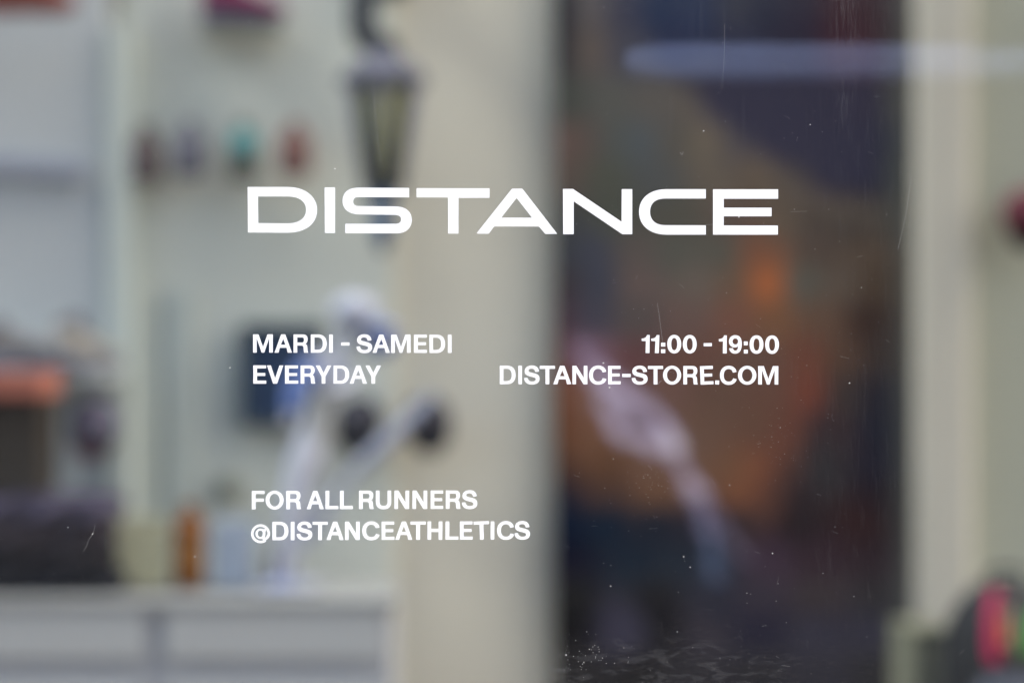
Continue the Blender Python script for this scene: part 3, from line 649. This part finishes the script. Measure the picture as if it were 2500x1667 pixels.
cap(1044, 1022, 114, 'black hat hung on the wall, right of the pair by the reflected figure', (54, 54, 62), rz=R(-8))
cap(226, 1032, 122, 'navy hat with a wine red peak hung beside the salmon lidded box', (88, 87, 104), (150, 88, 102), Y=3.30)
cap(2512, 520, 120, 'wine red hat with a navy peak hung at the right edge', (84, 44, 52), (42, 48, 60), Y=3.38)
tag(obj('coat_peg', lathe([(.012, 0), (.014, .02), (.034, .03), (.034, .05), (.02, .058)], 20, c=P(566, 1188, 3.496), rot=Matrix.Rotation(R(90), 3, 'X').to_quaternion()), mat('olive_peg', (112, 116, 106), 0.5), None, True),
    'small olive round peg on the wall below the navy print', 'peg')

# wall lantern
def lantern():
    Y = 3.22; s_ = sc_at(Y); q = P(935, 590, Y); o = empty('wall_lantern', q, 'dark wall lantern with yellow green panes tapering to a blue stem', 'lantern')
    z_ = lambda py: (590 - py) * s_
    md = mat('lantern_metal', (70, 72, 84), 0.45, var=0.15); mb = mat('lantern_stem_blue', (52, 80, 112), 0.4); mp = mat('lantern_pane', (132, 134, 88), 0.25, g=1.8, var=0.15); mk = mat('lantern_scroll', (36, 40, 48), 0.5)
    # body frame: eight tapered ribs and panes between them
    wt, wb = 84 * s_, 38 * s_; zt_, zb_ = z_(212), z_(470)
    for k in range(6):
        a = math.pi / 6 + k * math.pi / 3; c, sn = math.cos(a), math.sin(a)
        obj('rib', tube([(wb * c, wb * sn, zb_), (wt * c, wt * sn, zt_)], 15 * s_, 8), md, o, True)
        a2 = a + math.pi / 3; bm = bmesh.new(); k2 = .93
        bm.faces.new([bm.verts.new(p) for p in ((wb * k2 * c, wb * k2 * sn, zb_), (wb * k2 * math.cos(a2), wb * k2 * math.sin(a2), zb_), (wt * k2 * math.cos(a2), wt * k2 * math.sin(a2), zt_), (wt * k2 * c, wt * k2 * sn, zt_))])
        bmesh.ops.solidify(bm, geom=bm.faces[:], thickness=.003); obj('pane', bm, mp, o)
    obj('rim', lathe([(92 * s_, z_(216)), (106 * s_, z_(210)), (106 * s_, z_(190)), (92 * s_, z_(180))], 6), md, o)
    obj('roof', lathe([(98 * s_, z_(180)), (76 * s_, z_(158)), (48 * s_, z_(140)), (34 * s_, z_(122))], 6), mat('lantern_roof', (92, 94, 106), 0.5), o)
    obj('stem', lathe([(20 * s_, 0), (26 * s_, z_(575)), (26 * s_, z_(500)), (34 * s_, z_(480)), (36 * s_, z_(466))], 20), mb, o, True)
    obj('finial', lathe([(4 * s_, -30 * s_), (16 * s_, -18 * s_), (18 * s_, -4 * s_), (10 * s_, 0)], 16), md, o, True)
    X = lambda px: (px - 935) * s_
    sc = bez([(X(938), 0, z_(124)), (X(950), 0, z_(118)), (X(920), .0, z_(112)), (X(888), 0, z_(80)), (X(886), 0, z_(30)), (X(892), 0.02, z_(-60)), (X(930), .12, z_(-120)), (X(940), .25, z_(-130))], 6)
    obj('scroll_arm', tube(sc, 34 * s_, 10), mk, o, True)
    obj('wall_plate', box((X(940), .262, z_(-130)), (.09, .02, .16), .004), mk, o)
lantern()

# shoes on display --------------------------------------------------
def shoe(name, loc, label, up, sole, accent, L_=.27, rz=0.0, rx=0.0, group='shoes on display'):
    o = empty(name, loc, label, 'shoe', group, rot=(rx, 0, rz))
    mu = mat('shoe_upper', up, .8, var=.12); ms = mat('shoe_sole', sole, .6); ma = mat('shoe_accent', accent, .6)
    def ring(x, w, z0, h, n=18, sq=.6):
        return [Vector((x, w / 2 * math.copysign(abs(math.cos(2 * math.pi * k / n)) ** sq, math.cos(2 * math.pi * k / n)), z0 + h / 2 + h / 2 * math.copysign(abs(math.sin(2 * math.pi * k / n)) ** sq, math.sin(2 * math.pi * k / n)))) for k in range(n)]
    prof = [(-.5, .05, .012, .020), (-.46, .068, .002, .032), (-.3, .078, 0, .034), (-.05, .074, .002, .03), (.2, .092, 0, .026), (.36, .088, .003, .024), (.46, .06, .012, .018), (.5, .03, .02, .01)]
    obj('sole', loft([ring(x * L_, w, a, h) for x, w, a, h in prof]), ms, o, True)
    pu = [(-.485, .045, .03, .05), (-.44, .062, .028, .085), (-.33, .07, .028, .082), (-.2, .07, .028, .072), (-.05, .07, .026, .064), (.12, .082, .024, .052), (.3, .082, .022, .038), (.42, .06, .022, .028), (.475, .03, .022, .016)]
    obj('upper', loft([ring(x * L_, w, a, h, sq=.8) for x, w, a, h in pu]), mu, o, True)
    obj('collar', tube([(-.46 * L_, 0, .118), (-.38 * L_, .03, .112), (-.26 * L_, .032, .104), (-.17 * L_, 0, .102), (-.26 * L_, -.032, .104), (-.38 * L_, -.03, .112), (-.46 * L_, 0, .118)], .007, 8), ma, o, True)
    obj('tongue', loft([ring(-.16 * L_, .04, .09, .02), ring(-.22 * L_, .044, .105, .03), ring(-.24 * L_, .03, .125, .012)]), ma, o, True)
    for k in range(3): obj('lace', tube([((-.08 + .07 * k) * L_, .024, .094 - .011 * k), ((-.08 + .07 * k) * L_, 0, .099 - .011 * k), ((-.08 + .07 * k) * L_, -.024, .094 - .011 * k)], .003, 6), ma, o)
    return o
Ys = 3.26; ss = sc_at(Ys)
shoe('running_shoe', P(60, 903, Ys) , 'pale grey running shoe on the shelf above the salmon lidded box', (112, 112, 114), (112, 118, 132), (84, 84, 88), rz=R(20))
shoe('running_shoe', P(215, 903, 3.24), 'off white running shoe at the right end of the shelf', (128, 127, 124), (108, 112, 124), (92, 92, 98), rz=R(70))
# shoes on short wall ledges along the top edge
M_led = mat('ledge', (132, 138, 134), 0.7)
def ledge(px, py, pw, label, Y=3.44):
    s_ = sc_at(Y); tag(obj('wall_ledge', box(P(px, py, Y) - Vector((0, 0, .008)), (pw * s_, .10, .010), .003), M_led), label, 'ledge', 'ledges along the top edge')
ledge(590, 62, 200, 'pale wall ledge under the violet and magenta shoe')
shoe('running_shoe', P(596, 58, 3.42), 'dark violet and magenta shoe cut by the top edge', (104, 22, 64), (82, 80, 100), (48, 44, 58), L_=.22, rz=R(12))
shoe('running_shoe', P(70, 36, 3.20), 'rust red shoe in the top left corner', (112, 60, 52), (104, 54, 46), (40, 34, 34), L_=.24, rz=R(-10))

# ------------------------------------------------------------------ backpack at lower right
def backpack():
    Y = 2.86; s_ = sc_at(Y); zb_ = P(0, 1800, Y).z
    o = empty('backpack', ((2455 - 1250) * s_, Y, zb_), 'dark grey rounded backpack with bright colour stripes at lower right', 'backpack')
    mg = mat('backpack_cloth', (58, 61, 66), .85, g=.38, var=.2, scale=14, bump=.3)
    H = (1800 - 1412) * s_; w = 150 * s_
    rings = []
    for k in range(22):
        t = k / 21; zz = H * t; f = (1 - max(0, (t - .5) / .5) ** 2.4) ** .5 if t < .999 else .12
        f = max(f, .12); f *= .93 + .07 * math.sin(t * 3); rings.append([Vector((w * f * math.copysign(abs(math.cos(a)) ** .75, math.cos(a)), .13 * f * math.copysign(abs(math.sin(a)) ** .75, math.sin(a)), zz)) for a in [2 * math.pi * q / 28 for q in range(28)]])
    obj('body', loft(rings), mg, o, True)
    rings = []
    for k in range(12):
        t = k / 11; f = math.sin(math.pi * (.12 + .76 * t)) ** .5
        rings.append([Vector((w * .72 * f * math.copysign(abs(math.cos(a)) ** .6, math.cos(a)), -.11 + .05 * f * math.sin(a), H * (.05 + .4 * t))) for a in [2 * math.pi * q / 24 for q in range(24)]])
    obj('pocket', loft(rings), mat('backpack_pocket', (62, 66, 76), .85, var=.2), o, True)
    def stripe(pxs, rgb, wd):
        m = mat('stripe_cloth', rgb, .6, var=.1); pts_ = [Vector(((px - 2455) * s_, yy, (1800 - py) * s_)) for px, py, yy in pxs]
        obj('colour_stripe', tube(bez(pts_, 5), wd * s_, 8), m, o, True)
    stripe([(2418, 1440, -.060), (2398, 1500, -.098), (2396, 1570, -.122), (2402, 1600, -.126)], (140, 24, 68), 15)
    stripe([(2440, 1452, -.068), (2426, 1505, -.104), (2424, 1560, -.126)], (140, 80, 38), 11)
    stripe([(2462, 1462, -.076), (2454, 1510, -.110), (2456, 1590, -.130)], (104, 108, 92), 11)
    stripe([(2512, 1480, -.084), (2494, 1530, -.116), (2486, 1580, -.128)], (30, 112, 30), 17)
    obj('strap', tube(bez([(-w * .3, .10, H * .93), (-w * .5, .17, H * .7), (-w * .6, .16, H * .3), (-w * .5, .11, .03)], 6), .012, 8), mg, o, True)
    obj('strap', tube(bez([(w * .3, .10, H * .93), (w * .5, .17, H * .7), (w * .6, .16, H * .3), (w * .5, .11, .03)], 6), .012, 8), mg, o, True)
    obj('handle', tube(bez([(-.04, .0, H * .97), (-.03, .0, H * 1.05), (.03, .0, H * 1.05), (.04, .0, H * .97)], 6), .007, 8), mg, o, True)
    sb_ = empty('shade_block', ((2250 - 1250) * sc_at(3.1), 3.1, zb_), 'dark olive block standing in for shade between the poster and the backpack', 'box', rz=R(5))  # solid block put where the lower wall only falls into shade
    mo = mat('shade_olive', (98, 100, 88), .8, var=.12); hb = (1800 - 1560) * sc_at(3.1)
    obj('body', box((0, 0, hb * .46), (112 * sc_at(3.1), .2, hb * .92), .02, seg=3), mo, sb_); obj('lid', box((0, 0, hb * .96), (120 * sc_at(3.1), .21, hb * .078), .012), mo, sb_)
    b_ = empty('bench', (o.location.x + .2, Y, 0.006), 'low dark bench under the backpack', 'bench')
    mw = mat('bench_wood', (70, 66, 60), .6, var=.2, stretch=(1, 1, 12))
    obj('seat', box((0, .12, zb_ - .028), (1.3, .60, .04), .004), mw, b_)
    for sx in (-.6, .6):
        for sy in (-.14, .38): obj('leg', box((sx, sy, (zb_ - .054) / 2), (.04, .04, zb_ - .056), .003), mw, b_)
backpack()
